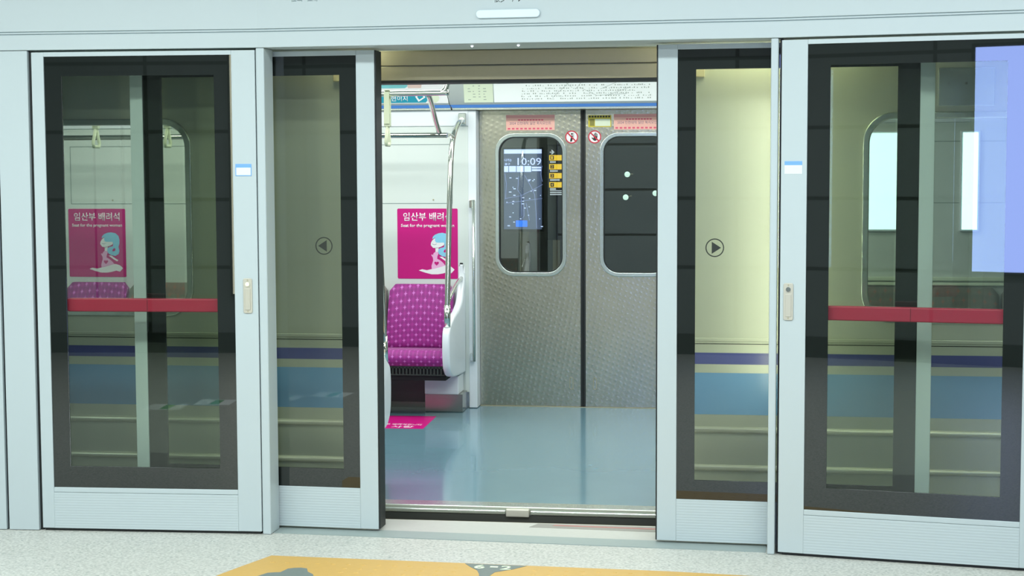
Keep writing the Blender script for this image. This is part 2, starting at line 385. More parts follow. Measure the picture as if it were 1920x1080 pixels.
for i in range(40):
    for j in range(9):
        x_, y_ = -0.95 + i * 0.06, -0.42 - j * 0.06
        if y_ > -0.372 - 0.05 * 0 and x_ > 1.2: continue
        if x_ < -0.86 and y_ > -0.62: continue
        if -0.86 < x_ < -0.58 and y_ < -0.46: continue
        if -0.10 < x_ < 0.16 and y_ > -0.58: continue
        c_ = [bm.verts.new((x_ + 0.011 * math.cos(a), y_ + 0.011 * math.sin(a), 0.004)) for a in [k_ * math.pi / 4 for k_ in range(8)]]
        d_ = [bm.verts.new((x_ + 0.007 * math.cos(a), y_ + 0.007 * math.sin(a), 0.0058)) for a in [k_ * math.pi / 4 for k_ in range(8)]]
        for k_ in range(8): bm.faces.new((c_[k_], c_[(k_ + 1) % 8], d_[(k_ + 1) % 8], d_[k_]))
        bm.faces.new(d_)
o = obj('stud', bm, 'tactile', t); o['kind'] = 'stuff'

# faded red-grey strip stuck on the stone edge
t = thing('edge_strip', 'faded grey and red strip stuck on the pale platform edge in the doorway', 'strip', (0.33, 0.32, 0.0025))
obj('grey_sheet', plate([[(0.075, 0.305), (0.625, 0.275), (0.625, 0.365), (0.105, 0.375)]], 0.0025, 0.0035, axis='XY'), mat('faded_grey', (140, 138, 132), 0.5, 0, 0.08, 60), t)
obj('red_stripe', plate([[(0.17, 0.338), (0.625, 0.318), (0.625, 0.337), (0.18, 0.355)]], 0.0035, 0.0042, axis='XY'), mat('faded_red', (172, 112, 106), 0.5, 0, 0.12, 70), t)

# ================================================================== PLATFORM SCREEN
# header beam that follows the bend of the platform
def xz_chain(ends, y0, y1, z0, z1):
    """box strip along LEFT, MID, RIGHT segments; ends = local x of the first and last end"""
    def nrm(F, x, y): return F @ Vector((x, y, 0))
    cols = []
    for y in (y0, y1):
        row = [nrm(LEFT, ends[0], y)]
        a = (LEFT @ Vector((0, y, 0)) + MID @ Vector((-1.001, y, 0))) / 2; b_ = (RIGHT @ Vector((0, y, 0)) + MID @ Vector((1.101, y, 0))) / 2
        row += [a, b_, nrm(RIGHT, ends[1], y)]; cols.append(row)
    bm = bmesh.new(); V = {}
    for i in range(4):
        for j in (0, 1):
            for k, z in enumerate((z0, z1)): V[i, j, k] = bm.verts.new((cols[j][i].x, cols[j][i].y, z))
    for i in range(3):
        for q in (((i, 0, 0), (i + 1, 0, 0), (i + 1, 0, 1), (i, 0, 1)), ((i, 1, 0), (i, 1, 1), (i + 1, 1, 1), (i + 1, 1, 0)),
                  ((i, 0, 1), (i + 1, 0, 1), (i + 1, 1, 1), (i, 1, 1)), ((i, 0, 0), (i, 1, 0), (i + 1, 1, 0), (i + 1, 0, 0))):
            bm.faces.new([V[p] for p in q])
    bm.faces.new([V[0, 0, 0], V[0, 0, 1], V[0, 1, 1], V[0, 1, 0]]); bm.faces.new([V[3, 0, 0], V[3, 1, 0], V[3, 1, 1], V[3, 0, 1]])
    return bm
t = thing('screen_door_header', 'long pale header beam above the platform screen doors', 'header beam', (0, 0, 2.012))
obj('lower_rail', xz_chain((-1.098, 2.6), -0.004, 0.29, 2.012, 2.074), 'paint', t, bevel=0.002)
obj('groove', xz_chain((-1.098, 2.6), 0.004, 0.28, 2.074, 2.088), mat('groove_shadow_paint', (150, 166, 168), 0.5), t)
obj('fascia', xz_chain((-1.098, 2.6), -0.001, 0.29, 2.088, 2.996), 'paint', t, bevel=0.0015)
obj('groove_line', xz_chain((-1.098, 2.6), 0.000, 0.004, 2.0785, 2.0835), 'paint', t)
lm = obj('door_indicator_cover', plate([rrect(-0.0905, 0.1665, 2.1095, 2.1425, 0.0164)], -0.013, -0.001, 0.004), mat('indicator_white', (214, 228, 236), 0.25), t, frame=MID, label='long white rounded indicator cover')
for x_, z_, s_, h_, wd_, m_ in ((-0.858, 2.193, '桂山', 0.045, 0.048, 'mark_grey'), (-0.790, 2.193, '桂陽', 0.045, 0.046, 'mark_grey'), (-0.603, 2.196, '●', 0.03, 0.008, 'mark_grey'), (-0.020, 2.171, '根多', 0.045, 0.050, 'mark_black'), (0.052, 2.172, 'アシ', 0.045, 0.045, 'mark_black')):
    obj('lettering', text(s_, (x_, x_ + wd_, z_, z_ + h_), -0.001, 0.0005, -0.004), m_, t, frame=MID)
for x_ in (-0.130, 0.060):
    bm = bmesh.new(); bmesh.ops.create_icosphere(bm, subdivisions=2, radius=0.006, matrix=Matrix.Translation((x_, 0.10, 2.011)))
    obj('sensor', bm, emission('sensor_glow', (235, 240, 255), 1.2), t, frame=MID, smooth=True, label='tiny glowing sensor lamp under the beam')
t = thing('screen_door_header', 'short end of the header beam beyond the seam at the left edge of the photo', 'header beam', (-1.9, 0, 2.012), LEFT)
obj('lower_rail', B((-3.0, -1.106, -0.004, 0.29, 2.012, 2.074)), 'paint', t, LEFT, 0.002)
obj('groove', B((-3.0, -1.106, 0.004, 0.28, 2.074, 2.088)), 'paint', t, LEFT)
obj('fascia', B((-3.0, -1.106, -0.001, 0.29, 2.088, 2.996)), 'paint', t, LEFT, 0.0015)

def pillar(x0, x1, label, F):
    t = thing('pillar_cladding', label, 'panel', ((x0 + x1) / 2, 0, 0), F)
    obj('facing', B((x0, x1, 0.0, 0.06, 0.002, 2.010)), 'paint', t, F, 0.002)
    obj('joint_backing', B((x0 - 0.012, x1 + 0.012, 0.02, 0.055, 0.0, 2.008)), 'rubber', t, F)
pillar(-1.104, -0.974, 'pale narrow pillar panel left of the fixed screen with the mirrored dark wall', LEFT)
pillar(-2.30, -1.116, 'pale panel cut by the left edge of the photo, beyond the narrow pillar panel', LEFT)

def fixed_screen(F, g, lbl):
    """g=+1: mirrored so that the open doorway is on the +x side; local u runs away from the doorway"""
    def X(u): return -u * g
    def bx(u0, u1, y0, y1, z0, z1):
        a, b_ = sorted((X(u0), X(u1))); return (a, b_, y0, y1, z0, z1)
    t = thing('fixed_screen', lbl, 'glass screen', (X(0.48), 0, 0), F)
    obj('stile', B(bx(0.014 if g > 0 else 0.004, 0.113 if g > 0 else 0.103, 0, 0.06, 0.012, 2.003)), 'paint', t, F, 0.002)
    e0 = 0.113 if g > 0 else 0.103
    obj('stile', B(bx(0.905, 0.957, 0, 0.06, 0.012, 2.003)), 'paint', t, F, 0.002)
    obj('top_rail', B(bx(e0, 0.905, 0, 0.06, 1.985, 2.003)), 'paint', t, F, 0.001)
    obj('bottom_rail', B(bx(e0, 0.905, 0, 0.06, 0.012, 0.164)), 'paint_ribbed', t, F, 0.001)
    obj('glazing_bead', B(bx(e0, 0.905, 0.001, 0.06, 0.165, 0.186)), 'paint', t, F, 0.002)
    obj('floor_seal', B(bx(0.02, 0.95, 0.012, 0.05, 0.0, 0.012)), 'rubber', t, F)
    obj('frame_gasket', B(bx(0.0122 if g > 0 else -0.006, 0.0136 if g > 0 else 0.0036, 0.028, 0.058, 0.001, 2.009)), 'rubber', t, F)
    z0, z1 = 0.186, 1.985; v0, v1 = 0.188, 0.832; w0, w1 = 0.275, 1.905
    a, b_ = sorted((X(e0), X(0.905))); c_, d_ = sorted((X(v0), X(v1)))
    fr = plate([[(a, z0), (b_, z0), (b_, z1), (a, z1)], [(c_, w0), (c_, w1), (d_, w1), (d_, w0)]], 0.006, 0.016)
    obj('black_border', fr, 'frit', t, F)
    obj('glass_pane', B((c_, d_, 0.009, 0.013, w0, w1)), 'glass', t, F)
    # push bar behind the glass
    um = (v0 + v1) / 2 - 0.015
    pb = obj('push_bar', plate([rrect(*sorted((X(v0 - 0.01), X(v1 + 0.01))), 0.926, 0.982, 0.012)], 0.030, 0.062, 0.006), 'red_bar', t, F)
    obj('bar_joint', B(bx(um - 0.001, um + 0.001, 0.029, 0.0295, 0.928, 0.980)), mat('dark_red_joint', (110, 24, 44), 0.5), pb, F)
    # lock plate
    lx0, lx1 = (0.038, 0.076) if g > 0 else (0.018, 0.056)
    a, b_ = sorted((X(lx0), X(lx1)))
    lp = obj('lock_plate', plate([rrect(a, b_, 0.926, 1.070, 0.008)], -0.005, 0.0, 0.0015), 'lock_plate', t, F, label='beige lock plate')
    obj('flap', plate([rrect(a + 0.008, b_ - 0.008, 0.940, 1.028, 0.003)], -0.0075, -0.005, 0.0008), 'lock_plate', lp, F)
    cy = bmesh.new(); cx = (a + b_) / 2; tube(cy, [(cx, -0.0045, 1.046), (cx, -0.010, 1.046)], 0.009, 20); obj('key_cylinder', cy, 'chrome', lp, F)
    cy = bmesh.new(); tube(cy, [(cx, -0.0045, 1.062), (cx, -0.006, 1.062)], 0.003, 12); obj('screw', cy, 'dark_steel', lp, F)
    cy = bmesh.new(); tube(cy, [(cx, -0.0045, 0.934), (cx, -0.006, 0.934)], 0.003, 12); obj('screw', cy, 'dark_steel', lp, F)
    a, b_ = sorted((X(0.034 if g > 0 else 0.018), X(0.101 if g > 0 else 0.085)))
    st = obj('notice_sticker', B((a, b_, -0.001, 0.0, 1.491, 1.540)), 'sticker_white', t, F, label='small blue and white notice sticker')
    obj('header_band', B((a, b_, -0.0015, -0.001, 1.525, 1.540)), 'sticker_blue', st, F)
    if g > 0:
        obj('border_line', plate([[(a, 1.491), (b_, 1.491), (b_, 1.540), (a, 1.540)], [(a + .003, 1.494), (b_ - .003, 1.494), (b_ - .003, 1.537), (a + .003, 1.537)]], -0.0018, -0.001), 'sticker_blue', st, F)
    return t
fixed_screen(LEFT, 1, 'left fixed glass screen with a red push bar, the pregnant seat poster seen through it')
fixed_screen(RIGHT, -1, 'right fixed glass screen with a red push bar and a bluish lightbox reflection')

def post(x0, x1, label):
    t = thing('door_post', label, 'post', ((x0 + x1) / 2, 0, 0), MID)
    obj('post_body', B((x0, x1, 0.0, 0.112, 0.0, 2.0115)), 'paint', t, MID, 0.005)
    obj('inner_gasket', B((x0 + 0.004, x1 - 0.004, 0.112, 0.117, 0.004, 2.009)), 'rubber', t, MID)
post(-1.012, -0.976, 'pale post between the left fixed screen and the left sliding door')
post(1.064, 1.093, 'pale post between the right sliding door and the right fixed screen')

def sliding_door(g, tip, rear, lbl, group):
    """tip: x of the leading edge; rear: x of the trailing edge (mid frame)"""
    y0, y1 = 0.122, 0.162
    t = thing('sliding_door_leaf', lbl, 'sliding door', ((tip + rear) / 2, 0.14, 0), MID)
    sg = 1 if tip > rear else -1
    def bx(a, b_, *r_): return (min(a, b_), max(a, b_)) + r_
    f0 = tip - sg * 0.078; r0 = rear + sg * 0.056
    obj('front_stile', B(bx(tip, f0, y0, y1, 0.012, 2.004)), 'paint', t, MID, 0.002)
    obj('rear_stile', B(bx(rear, r0, y0, y1, 0.012, 2.004)), 'paint', t, MID, 0.002)
    obj('top_rail', B(bx(f0, r0, y0, y1, 1.984, 2.004)), 'paint', t, MID, 0.001)
    obj('bottom_rail', B(bx(f0, r0, y0, y1, 0.012, 0.183)), 'paint_ribbed', t, MID, 0.001)
    z0, z1, w0, w1 = 0.183, 1.984, 0.262, 1.905
    c0 = tip - sg * 0.150; c1 = rear + sg * 0.140
    a, b_ = sorted((f0, r0)); c_, d_ = sorted((c0, c1))
    obj('black_border', plate([[(a, z0), (b_, z0), (b_, z1), (a, z1)], [(c_, w0), (c_, w1), (d_, w1), (d_, w0)]], y0 + 0.005, y0 + 0.014), 'frit', t, MID)
    obj('glass_pane', B((c_, d_, y0 + 0.007, y0 + 0.011, w0, w1)), 'leaf_glass', t, MID)
    obj('edge_seal', B(bx(tip, tip + sg * 0.006, y0 + 0.006, y1 + 0.052, 0.012, 2.004)), 'rubber', t, MID, 0.002)
    # round door arrow
    cx = -0.771 if sg > 0 else 0.846; cz = 1.199; d = -sg
    yy = y0 + 0.0068
    ar = obj('arrow_sticker', plate([circle(cx, cz, 0.037), circle(cx, cz, 0.0325)], yy - 0.0006, yy), 'mark_black', t, MID, label='black ring around an arrow triangle')
    obj('arrow_triangle', plate([[(cx + d * 0.025, cz), (cx - d * 0.012, cz + 0.024), (cx - d * 0.012, cz - 0.024)]], yy - 0.0006, yy), 'mark_black', ar, MID)
    return t
sliding_door(1, -0.546, -1.616, 'left sliding glass door, half open, with a round arrow pointing left', None)
sliding_door(-1, 0.619, 1.687, 'right sliding glass door, half open, with a round arrow pointing right', None)

# added fill tubes behind the header that brighten the carriage side
for x0, x1, e_, lb in ((0.80, 1.32, 75, 'long fill tube added behind the header above the right sliding door'), (-0.79, -0.66, 50, 'short fill tube added behind the header above the left sliding door')):
    t = thing('added_fill_tube', lb, 'lamp', ((x0 + x1) / 2, 0.33, 2.05))
    obj('fill_housing', B((x0, x1, 0.325, 0.385, 2.085, 2.12)), 'white_plastic', t)
    bm = bmesh.new(); tube(bm, [(x0 + 0.01, 0.355, 2.068), (x1 - 0.01, 0.355, 2.068)], 0.012)
    obj('tube', bm, emission('tube_glow_%d' % e_, (240, 238, 200), e_), t)

t = thing('added_fill_tube', 'upright fill tube added on the track side of the post right of the doorway', 'lamp', (1.081, 0.25, 0.62))  # added unseen tube that washes light over the carriage right of the doorway
obj('fill_housing', B((1.072, 1.090, 0.222, 0.236, 0.50, 1.86)), 'white_plastic', t)
bm = bmesh.new(); tube(bm, [(1.081, 0.247, 0.55), (1.081, 0.247, 1.81)], 0.008)
obj('tube', bm, emission('tube_glow_upright', (242, 245, 226), 44), t)
obj('bracket', B((1.074, 1.088, 0.10, 0.222, 1.840, 1.855)), 'white_plastic', t)
# ================================================================== THE TRACK AND TUNNEL
struct('floor.001', B((-6, 6, 0.395, 5.6, -1.25, -1.15)), 'tunnel')
struct('wall_far', B((-6, 6, 5.6, 5.75, -1.15, 3.4)), 'tunnel')

# ================================================================== THE CARRIAGE
YN = 0.5136      # outside face, platform side
YI = 0.60        # inside face, platform side
YW = 3.40        # inside face, far side
YF = 3.5136      # face of the far doors
ZF = 0.038
W0, W1, WZ0, WZ1 = 1.455, 3.55, 0.865, 1.745
body = thing('subway_carriage', 'stainless subway carriage with navy and light blue bands standing behind the screen doors', 'train', (0, 2.0, -0.3))
def rect(x0, x1, z0, z1): return [(x0, z0), (x1, z0), (x1, z1), (x0, z1)]
outer = [(-5, -0.30), (5, -0.30), (5, 2.5), (-5, 2.5)]
holes = [rect(-0.65, 0.65, ZF, 1.892), rrect(W0 + .012, W1 - .012, WZ0 + .012, WZ1 - .012, 0.10), rrect(-W1 + .012, -W0 - .012, WZ0 + .012, WZ1 - .012, 0.10)]
obj('side_panel', plate([outer] + holes, YN, YI - 0.012), 'skin', body)
obj('inner_lining', plate([[(-5, ZF), (5, ZF), (5, 2.28), (-5, 2.28)]] + holes[:1] + holes[1:], YI - 0.012, YI), 'white_panel', body)
obj('side_panel', plate([[(-5, -0.30), (5, -0.30), (5, 2.5), (-5, 2.5)], rect(-0.645, 0.645, ZF, 1.892)], 3.60, 3.64), 'skin', body)
obj('roof_shell', B((-5, 5, YN, 3.64, 2.5, 2.56)), 'dark_steel', body)
for x0, x1 in ((-5, -0.66), (0.66, 5)):
    obj('navy_band', B((x0, x1, YN - 0.0012, YN, 0.682, 0.731)), 'navy', body, label='navy band')
    obj('light_blue_band', B((x0, x1, YN - 0.0012, YN, 0.466, 0.645)), 'sky_band', body, label='light blue band')
    for z_ in (0.400, 0.236):
        bm = bmesh.new(); tube(bm, [(x0, YN - 0.004, z_), (x1, YN - 0.004, z_)], 0.014, 14); obj('rib', bm, 'skin', body)
    obj('joint_line', B((x0, x1, YN - 0.0015, YN, 0.768, 0.771)), 'dark', body)
    obj('joint_rib', B((x0, x1, YN - 0.006, YN, 0.780, 0.795)), 'skin', body, bevel=0.002)
for sgn in (1, -1):
    a, b_ = sorted((sgn * W0, sgn * W1))
    wf = obj('window_frame', plate([rrect(a, b_, WZ0, WZ1, 0.125), rrect(a + .028, b_ - .028, WZ0 + .028, WZ1 - .028, 0.10)], YN - 0.012, YN + 0.02, 0.005), 'trim_steel', body, label='bright rounded window frame')
    obj('pane', plate([rrect(a + .02, b_ - .02, WZ0 + .02, WZ1 - .02, 0.10)], YN + 0.012, YN + 0.016), 'car_glass', wf)
ap = obj('riveted_plate', B((1.76, 1.985, YN - 0.006, YN, 1.768, 1.925)), mat('bright_plate', (212, 222, 220), 0.2, 0.8), body, bevel=0.002, label='bright riveted plate above the right window')
for x_ in (1.80, 1.87, 1.94):
    bm = bmesh.new(); tube(bm, [(x_, YN - 0.006, 1.86), (x_, YN - 0.010, 1.86)], 0.006, 10); obj('rivet', bm, 'chrome', ap)
# doorway lintel outside, in two steps
obj('lintel', B((-0.80, 0.80, YN - 0.030, YN - 0.001, 1.898, 1.958)), 'dark_steel', body, bevel=0.003)
obj('lintel', B((-0.80, 0.80, YN - 0.022, YN - 0.001, 1.962, 2.025)), 'dark_steel', body, bevel=0.003)
obj('lintel_seal', B((-0.65, 0.65, YN - 0.028, YI, 1.886, 1.898)), 'rubber', body)
for s_ in (-1, 1):
    a, b_ = sorted((s_ * 0.652, s_ * 0.640)); obj('door_jamb', B((a, b_, YN + 0.001, YI + 0.01, ZF, 1.886)), 'brushed', body)
# sill
obj('door_sill', B((-0.65, 0.65, YN + 0.012, YI + 0.02, 0.005, ZF + 0.002)), 'trim_steel', body, bevel=0.002)
bm = B((-0.632, -0.055, YN - 0.012, YN + 0.008, 0.010, 0.028), (0.055, 0.622, YN - 0.012, YN + 0.008, 0.010, 0.028)); obj('sill_nosing', bm, 'trim_steel', body, bevel=0.003, label='bright rounded nosing of the sill')
obj('sill_bracket', B((-0.052, 0.050, YN - 0.022, YN + 0.010, 0.002, 0.036)), 'lock_plate', body, bevel=0.004, label='small pale bracket in the middle of the sill')
obj('sill_face', B((-0.66, 0.66, YN - 0.008, YN - 0.001, -0.12, 0.008)), 'black_steel', body)

# inside shell
struct('floor.002', B((-5, 5, YI + 0.02, 3.60, -0.02, ZF)), 'car_floor')
struct('ceiling.001', B((-5, 5, YI, 3.60, 2.30, 2.34)), 'white_panel')
obj('end_wall', B((-5, -4.95, YI, 3.6, ZF, 2.3)), 'white_panel', body)
obj('end_wall', B((4.95, 5, YI, 3.6, ZF, 2.3)), 'white_panel', body)
for y_, lb in ((1.55, 'long ceiling lamp inside the carriage, nearer the platform'), (2.60, 'long ceiling lamp inside the carriage, nearer the far doors')):
    t = thing('ceiling_lamp', lb, 'lamp', (-0.5, y_, 2.26))
    obj('housing', B((-3.6, 3.0, y_ - 0.10, y_ + 0.10, 2.262, 2.299)), 'white_plastic', t)

# far wall of the carriage: lining left and right of the far doors, header band across
t = None
for s_ in (-1, 1):
    a, b_ = sorted((s_ * 0.70, s_ * 3.46))
    o = struct('wall_left' if s_ < 0 else 'wall_right', B((a, b_, YW, 3.60, 0.140, 1.885)), 'white_panel')
    ja, jb = sorted((s_ * 0.700, s_ * 0.650))
    struct('trim_%d' % (4 if s_ < 0 else 5), B((ja, jb, YW - 0.004, 3.58, ZF + 0.003, 1.885)), 'white_plastic', bevel=0.003)
    struct('baseboard_left' if s_ < 0 else 'baseboard_right', B((a, b_, YW - 0.012, 3.59, ZF, 0.140)), 'brushed')
    # recessed-looking access panel with its joint lines
    c_, d_ = sorted((s_ * 0.80, s_ * 3.28))
    struct('trim_%d' % (6 if s_ < 0 else 7), plate([rect(c_, d_, 1.311, 1.678), rect(c_ + .004, d_ - .004, 1.315, 1.674)], YW - 0.0012, YW), 'seam')
    struct('trim_%d' % (8 if s_ < 0 else 9), B((a, b_, YW - 0.008, YW, 1.790, 1.885)), 'white_plastic')
    bm = bmesh.new()
    for x_ in (0.92, 1.6, 2.3, 3.0):
        tube(bm, [(s_ * x_, YW - 0.0, 1.335), (s_ * x_, YW - 0.003, 1.335)], 0.005, 10)
    struct('trim_%d' % (10 if s_ < 0 else 11), bm, 'dark_steel')
    # second far doorway of the other side is beyond the frame: plain end panel
    a, b_ = sorted((s_ * 3.46, s_ * 4.95)); struct('wall_left' if s_ < 0 else 'wall_right', B((a, b_, YW + 0.1, 3.60, ZF, 1.885)), 'brushed')
# header: blue stripe and slanted cove for adverts
struct('wall_back', B((-4.95, 4.95, YW - 0.03, 3.60, 1.887, 1.898)), 'trim_steel')
struct('trim_12', B((-4.95, 4.95, YW - 0.034, 3.59, 1.8985, 1.917)), 'blue')
cv = [(YW - 0.032, 1.9175), (YW + 0.15, 1.9175), (YW + 0.15, 2.29), (YW - 0.14, 2.29), (YW - 0.13, 2.26)]
struct('wall_front', plate([cv], -4.95, 4.95, axis='YZ'), 'white_panel')
# frame whose local X,Y,Z lie on the slanted cove face (x along the car, z up the slope)
ca = Vector((0, -0.13 + 0.032, 2.26 - 1.9175)).normalized()
COVE = Matrix(((1, 0, 0, 0), (0, ca.z, ca.y, YW - 0.032), (0, -ca.y, ca.z, 1.9175), (0, 0, 0, 1)))
t = thing('advert_sheet', 'teal advert sheet with white lettering in the cove above the pregnant seat', 'poster', (-1.1, -0.002, 0.0), COVE)
obj('sheet', B((-1.36, -0.815, -0.003, -0.0005, 0.012, 0.26)), 'print_white', t, COVE)
obj('teal_field', plate([[(-1.35, 0.016), (-0.955, 0.016), (-0.945, 0.03), (-0.94, 0.064), (-1.04, 0.082), (-1.35, 0.09)]], -0.0036, -0.003), 'teal', t, COVE)
obj('teal_field', plate([[(-1.35, 0.108), (-1.08, 0.108), (-1.05, 0.13), (-1.02, 0.112), (-0.99, 0.15), (-0.96, 0.13), (-0.96, 0.25), (-1.35, 0.25)]], -0.0036, -0.003), mat('aqua_print', (120, 196, 200), 0.4, 0, 0.2, 10), t, COVE)
obj('salmon_patch', plate([[(-1.06, 0.108), (-0.98, 0.108), (-0.97, 0.15), (-1.07, 0.15)]], -0.0042, -0.0036), mat('advert_blush', (222, 196, 186), 0.4), t, COVE)
obj('lettering', text('현이지', (-1.172, -1.068, 0.026, 0.062), -0.0036, 0.0006, 0.01), 'print_white', t, COVE)
obj('white_card', plate([[(-1.02, 0.055), (-1.0, 0.022), (-0.955, 0.05), (-0.975, 0.078)], [(-1.008, 0.055), (-0.995, 0.035), (-0.967, 0.052), (-0.98, 0.068)]], -0.0044, -0.0036), 'print_white', t, COVE)
obj('white_card', plate([circle(-0.90, 0.045, 0.03, 12)], -0.0044, -0.0036), 'cream_paper', t, COVE)
t = thing('map_sheet', 'small cream route sheet in the cove above the far left door', 'poster', (-0.62, -0.002, 0.0), COVE)
obj('sheet', B((-0.715, -0.535, -0.003, -0.0005, 0.014, 0.26)), 'cream_paper', t, COVE)
random.seed(5)
bm = bmesh.new()
for col in (-0.69, -0.66, -0.625, -0.595):
    for r_ in range(12):
        if random.random() < 0.75: box(bm, col, col + random.uniform(0.008, 0.02), -0.0034, -0.003, 0.03 + r_ * 0.017, 0.034 + r_ * 0.017)
obj('printed_lines', bm, mat('faint_ink', (150, 160, 150), 0.5), t, COVE)
t = thing('route_map', 'wide white metro route map in the cove above the far doors', 'map', (0.03, -0.002, 0.0), COVE)
obj('sheet', B((-0.53, 0.56, -0.003, -0.0005, 0.014, 0.26)), 'paper', t, COVE)
bm = bmesh.new(); rows = [0.03, 0.046, 0.062, 0.078, 0.094, 0.112, 0.132, 0.15, 0.17]
for i, z_ in enumerate(rows):
    x_ = -0.37 + random.uniform(0, 0.03)
    end = 0.42 if i != 3 else 0.33
    while x_ < end:
        if random.random() < 0.8: box(bm, x_, x_ + 0.006, -0.0034, -0.003, z_, z_ + random.choice((0.003, 0.006, 0.008)))
        x_ += random.uniform(0.010, 0.018)
obj('station_marks', bm, mat('faint_ink', (150, 160, 150), 0.5), t, COVE)
bm = bmesh.new()
for p0, p1 in (((-0.17, 0.04), (-0.07, 0.13)), ((-0.07, 0.13), (0.02, 0.15)), ((0.0, 0.10), (0.10, 0.05)), ((-0.12, 0.16), (-0.05, 0.10)), ((0.03, 0.16), (-0.03, 0.09)), ((0.10, 0.05), (0.28, 0.06)), ((0.12, 0.09), (0.22, 0.13)), ((0.16, 0.05), (0.30, 0.10))):
    tube(bm, [(p0[0], -0.0034, p0[1]), (p1[0], -0.0034, p1[1])], 0.0011, 6)
obj('route_lines', bm, mat('route_line_print', (164, 176, 170), 0.5), t, COVE)

# far doors
def far_leaf(s_, lbl):
    """s_=-1 left leaf, +1 right leaf"""
    t = thing('train_door_leaf', lbl, 'train door', (s_ * 0.33, YF + 0.02, ZF))
    a, b_ = sorted((s_ * 0.016, s_ * 0.648))
    wa, wb = sorted((s_ * 0.1035, s_ * 0.549))
    obj('door_panel', plate([rect(a, b_, ZF + 0.004, 1.884), rrect(wa + .01, wb - .01, 0.867, 1.735, 0.105)], YF, YF + 0.035), 'embossed', t)
    wf = obj('window_frame', plate([rrect(wa, wb, 0.857, 1.745, 0.115), rrect(wa + .024, wb - .024, 0.881, 1.721, 0.095)], YF - 0.010, YF + 0.006, 0.004), 'trim_steel', t, label='bright rounded window frame')
    obj('window_seal', plate([rrect(wa + .021, wb - .021, 0.878, 1.724, 0.098), rrect(wa + .029, wb - .029, 0.886, 1.716, 0.090)], YF - 0.004, YF + 0.012), 'rubber', wf)
    obj('window_pane', plate([rrect(wa + .02, wb - .02, 0.877, 1.725, 0.098)], YF + 0.013, YF + 0.017), 'car_glass', t)
    a, b_ = sorted((s_ * 0.0005, s_ * 0.016)); obj('rubber_edge', B((a, b_, YF - 0.002, YF + 0.035, ZF + 0.004, 1.884)), 'rubber', t, bevel=0.002)
    cx = s_ * 0.0735
    obj('recessed_pull', plate([rrect(cx - 0.011, cx + 0.011, 0.150, 0.225, 0.0105), rrect(cx - 0.0085, cx + 0.0085, 0.1525, 0.2225, 0.008)], YF - 0.003, YF), 'dark_steel', t, label='small slotted pull near the foot of the door')
    # round prohibition sticker
    cz = 1.719; cx = -0.0705 if s_ < 0 else 0.072
    st = obj('warning_sticker', plate([circle(cx, cz, 0.040)], YF - 0.0012, YF), 'print_white', t, label='round red and white prohibition sticker')
    obj('red_ring', plate([circle(cx, cz, 0.040), circle(cx, cz, 0.0335)], YF - 0.0026, YF - 0.0012), 'prohibit_red', st)
    if s_ < 0:
        fig = [plate([circle(cx + 0.002, cz + 0.019, 0.006, 16)], YF - 0.002, YF - 0.0012),
               plate([[(cx - 0.012, cz + 0.004), (cx + 0.002, cz + 0.011), (cx + 0.010, cz + 0.007), (cx + 0.004, cz - 0.004), (cx + 0.006, cz - 0.014), (cx + 0.001, cz - 0.028), (cx - 0.010, cz - 0.028), (cx - 0.008, cz - 0.014), (cx - 0.004, cz + 0.001)]], YF - 0.002, YF - 0.0012),
               B((cx + 0.0115, cx + 0.0135, YF - 0.002, YF - 0.0012, cz - 0.005, cz + 0.026))]
    else:
        fig = [plate([[(cx - 0.006, cz + 0.002), (cx + 0.017, cz + 0.004), (cx + 0.014, cz - 0.018), (cx + 0.004, cz - 0.025), (cx - 0.006, cz - 0.022), (cx - 0.020, cz - 0.006), (cx - 0.016, cz - 0.003), (cx - 0.007, cz - 0.009)]], YF - 0.002, YF - 0.0012)]
        for dx, hh in ((-0.0045, 0.020), (0.001, 0.026), (0.0065, 0.025), (0.0125, 0.019)):
            fig.append(B((cx + dx, cx + dx + 0.0038, YF - 0.002, YF - 0.0012, cz, cz + hh)))
    obj('pictogram', join(*fig), 'mark_black', st)
    c_, q = 0.0355 * math.cos(math.radians(45)), 0.0028
    obj('red_slash', plate([[(cx - c_ - q, cz + c_ - q), (cx - c_ + q, cz + c_ + q), (cx + c_ + q, cz - c_ + q), (cx + c_ - q, cz - c_ - q)]], YF - 0.0030, YF - 0.0021), 'prohibit_red', st)
    # salmon notice strip over the window
    n0, n1 = (-0.479, -0.176) if s_ < 0 else (0.190, 0.495)
    nt_ = obj('notice_strip', B((n0, n1, YF - 0.0012, YF, 1.762, 1.857)), 'salmon', t, label='salmon pink notice strip above the window')
    obj('top_band', B((n0, n1, YF - 0.0020, YF - 0.0012, 1.838, 1.857)), 'rose', nt_)
    obj('lettering', text('2024 인천대작 일만 북지모인트', (n0 + 0.022, n1 - 0.022, 1.797, 1.816), YF - 0.0012, 0.0006, -0.005), 'ink', nt_)
    obj('subtitle_marks', B(*[(n0 + 0.075 + i * 0.018, n0 + 0.088 + i * 0.018, YF - 0.0018, YF - 0.0012, 1.822, 1.830) for i in range(9)]), mat('pink_red_print', (226, 92, 120), 0.45), nt_)
    obj('footer_marks', B(*[(n0 + 0.01 + i * 0.026, n0 + 0.026 + i * 0.026, YF - 0.0018, YF - 0.0012, 1.768, 1.778) for i in range(11)]), mat('pink_red_print', (226, 92, 120), 0.45), nt_)
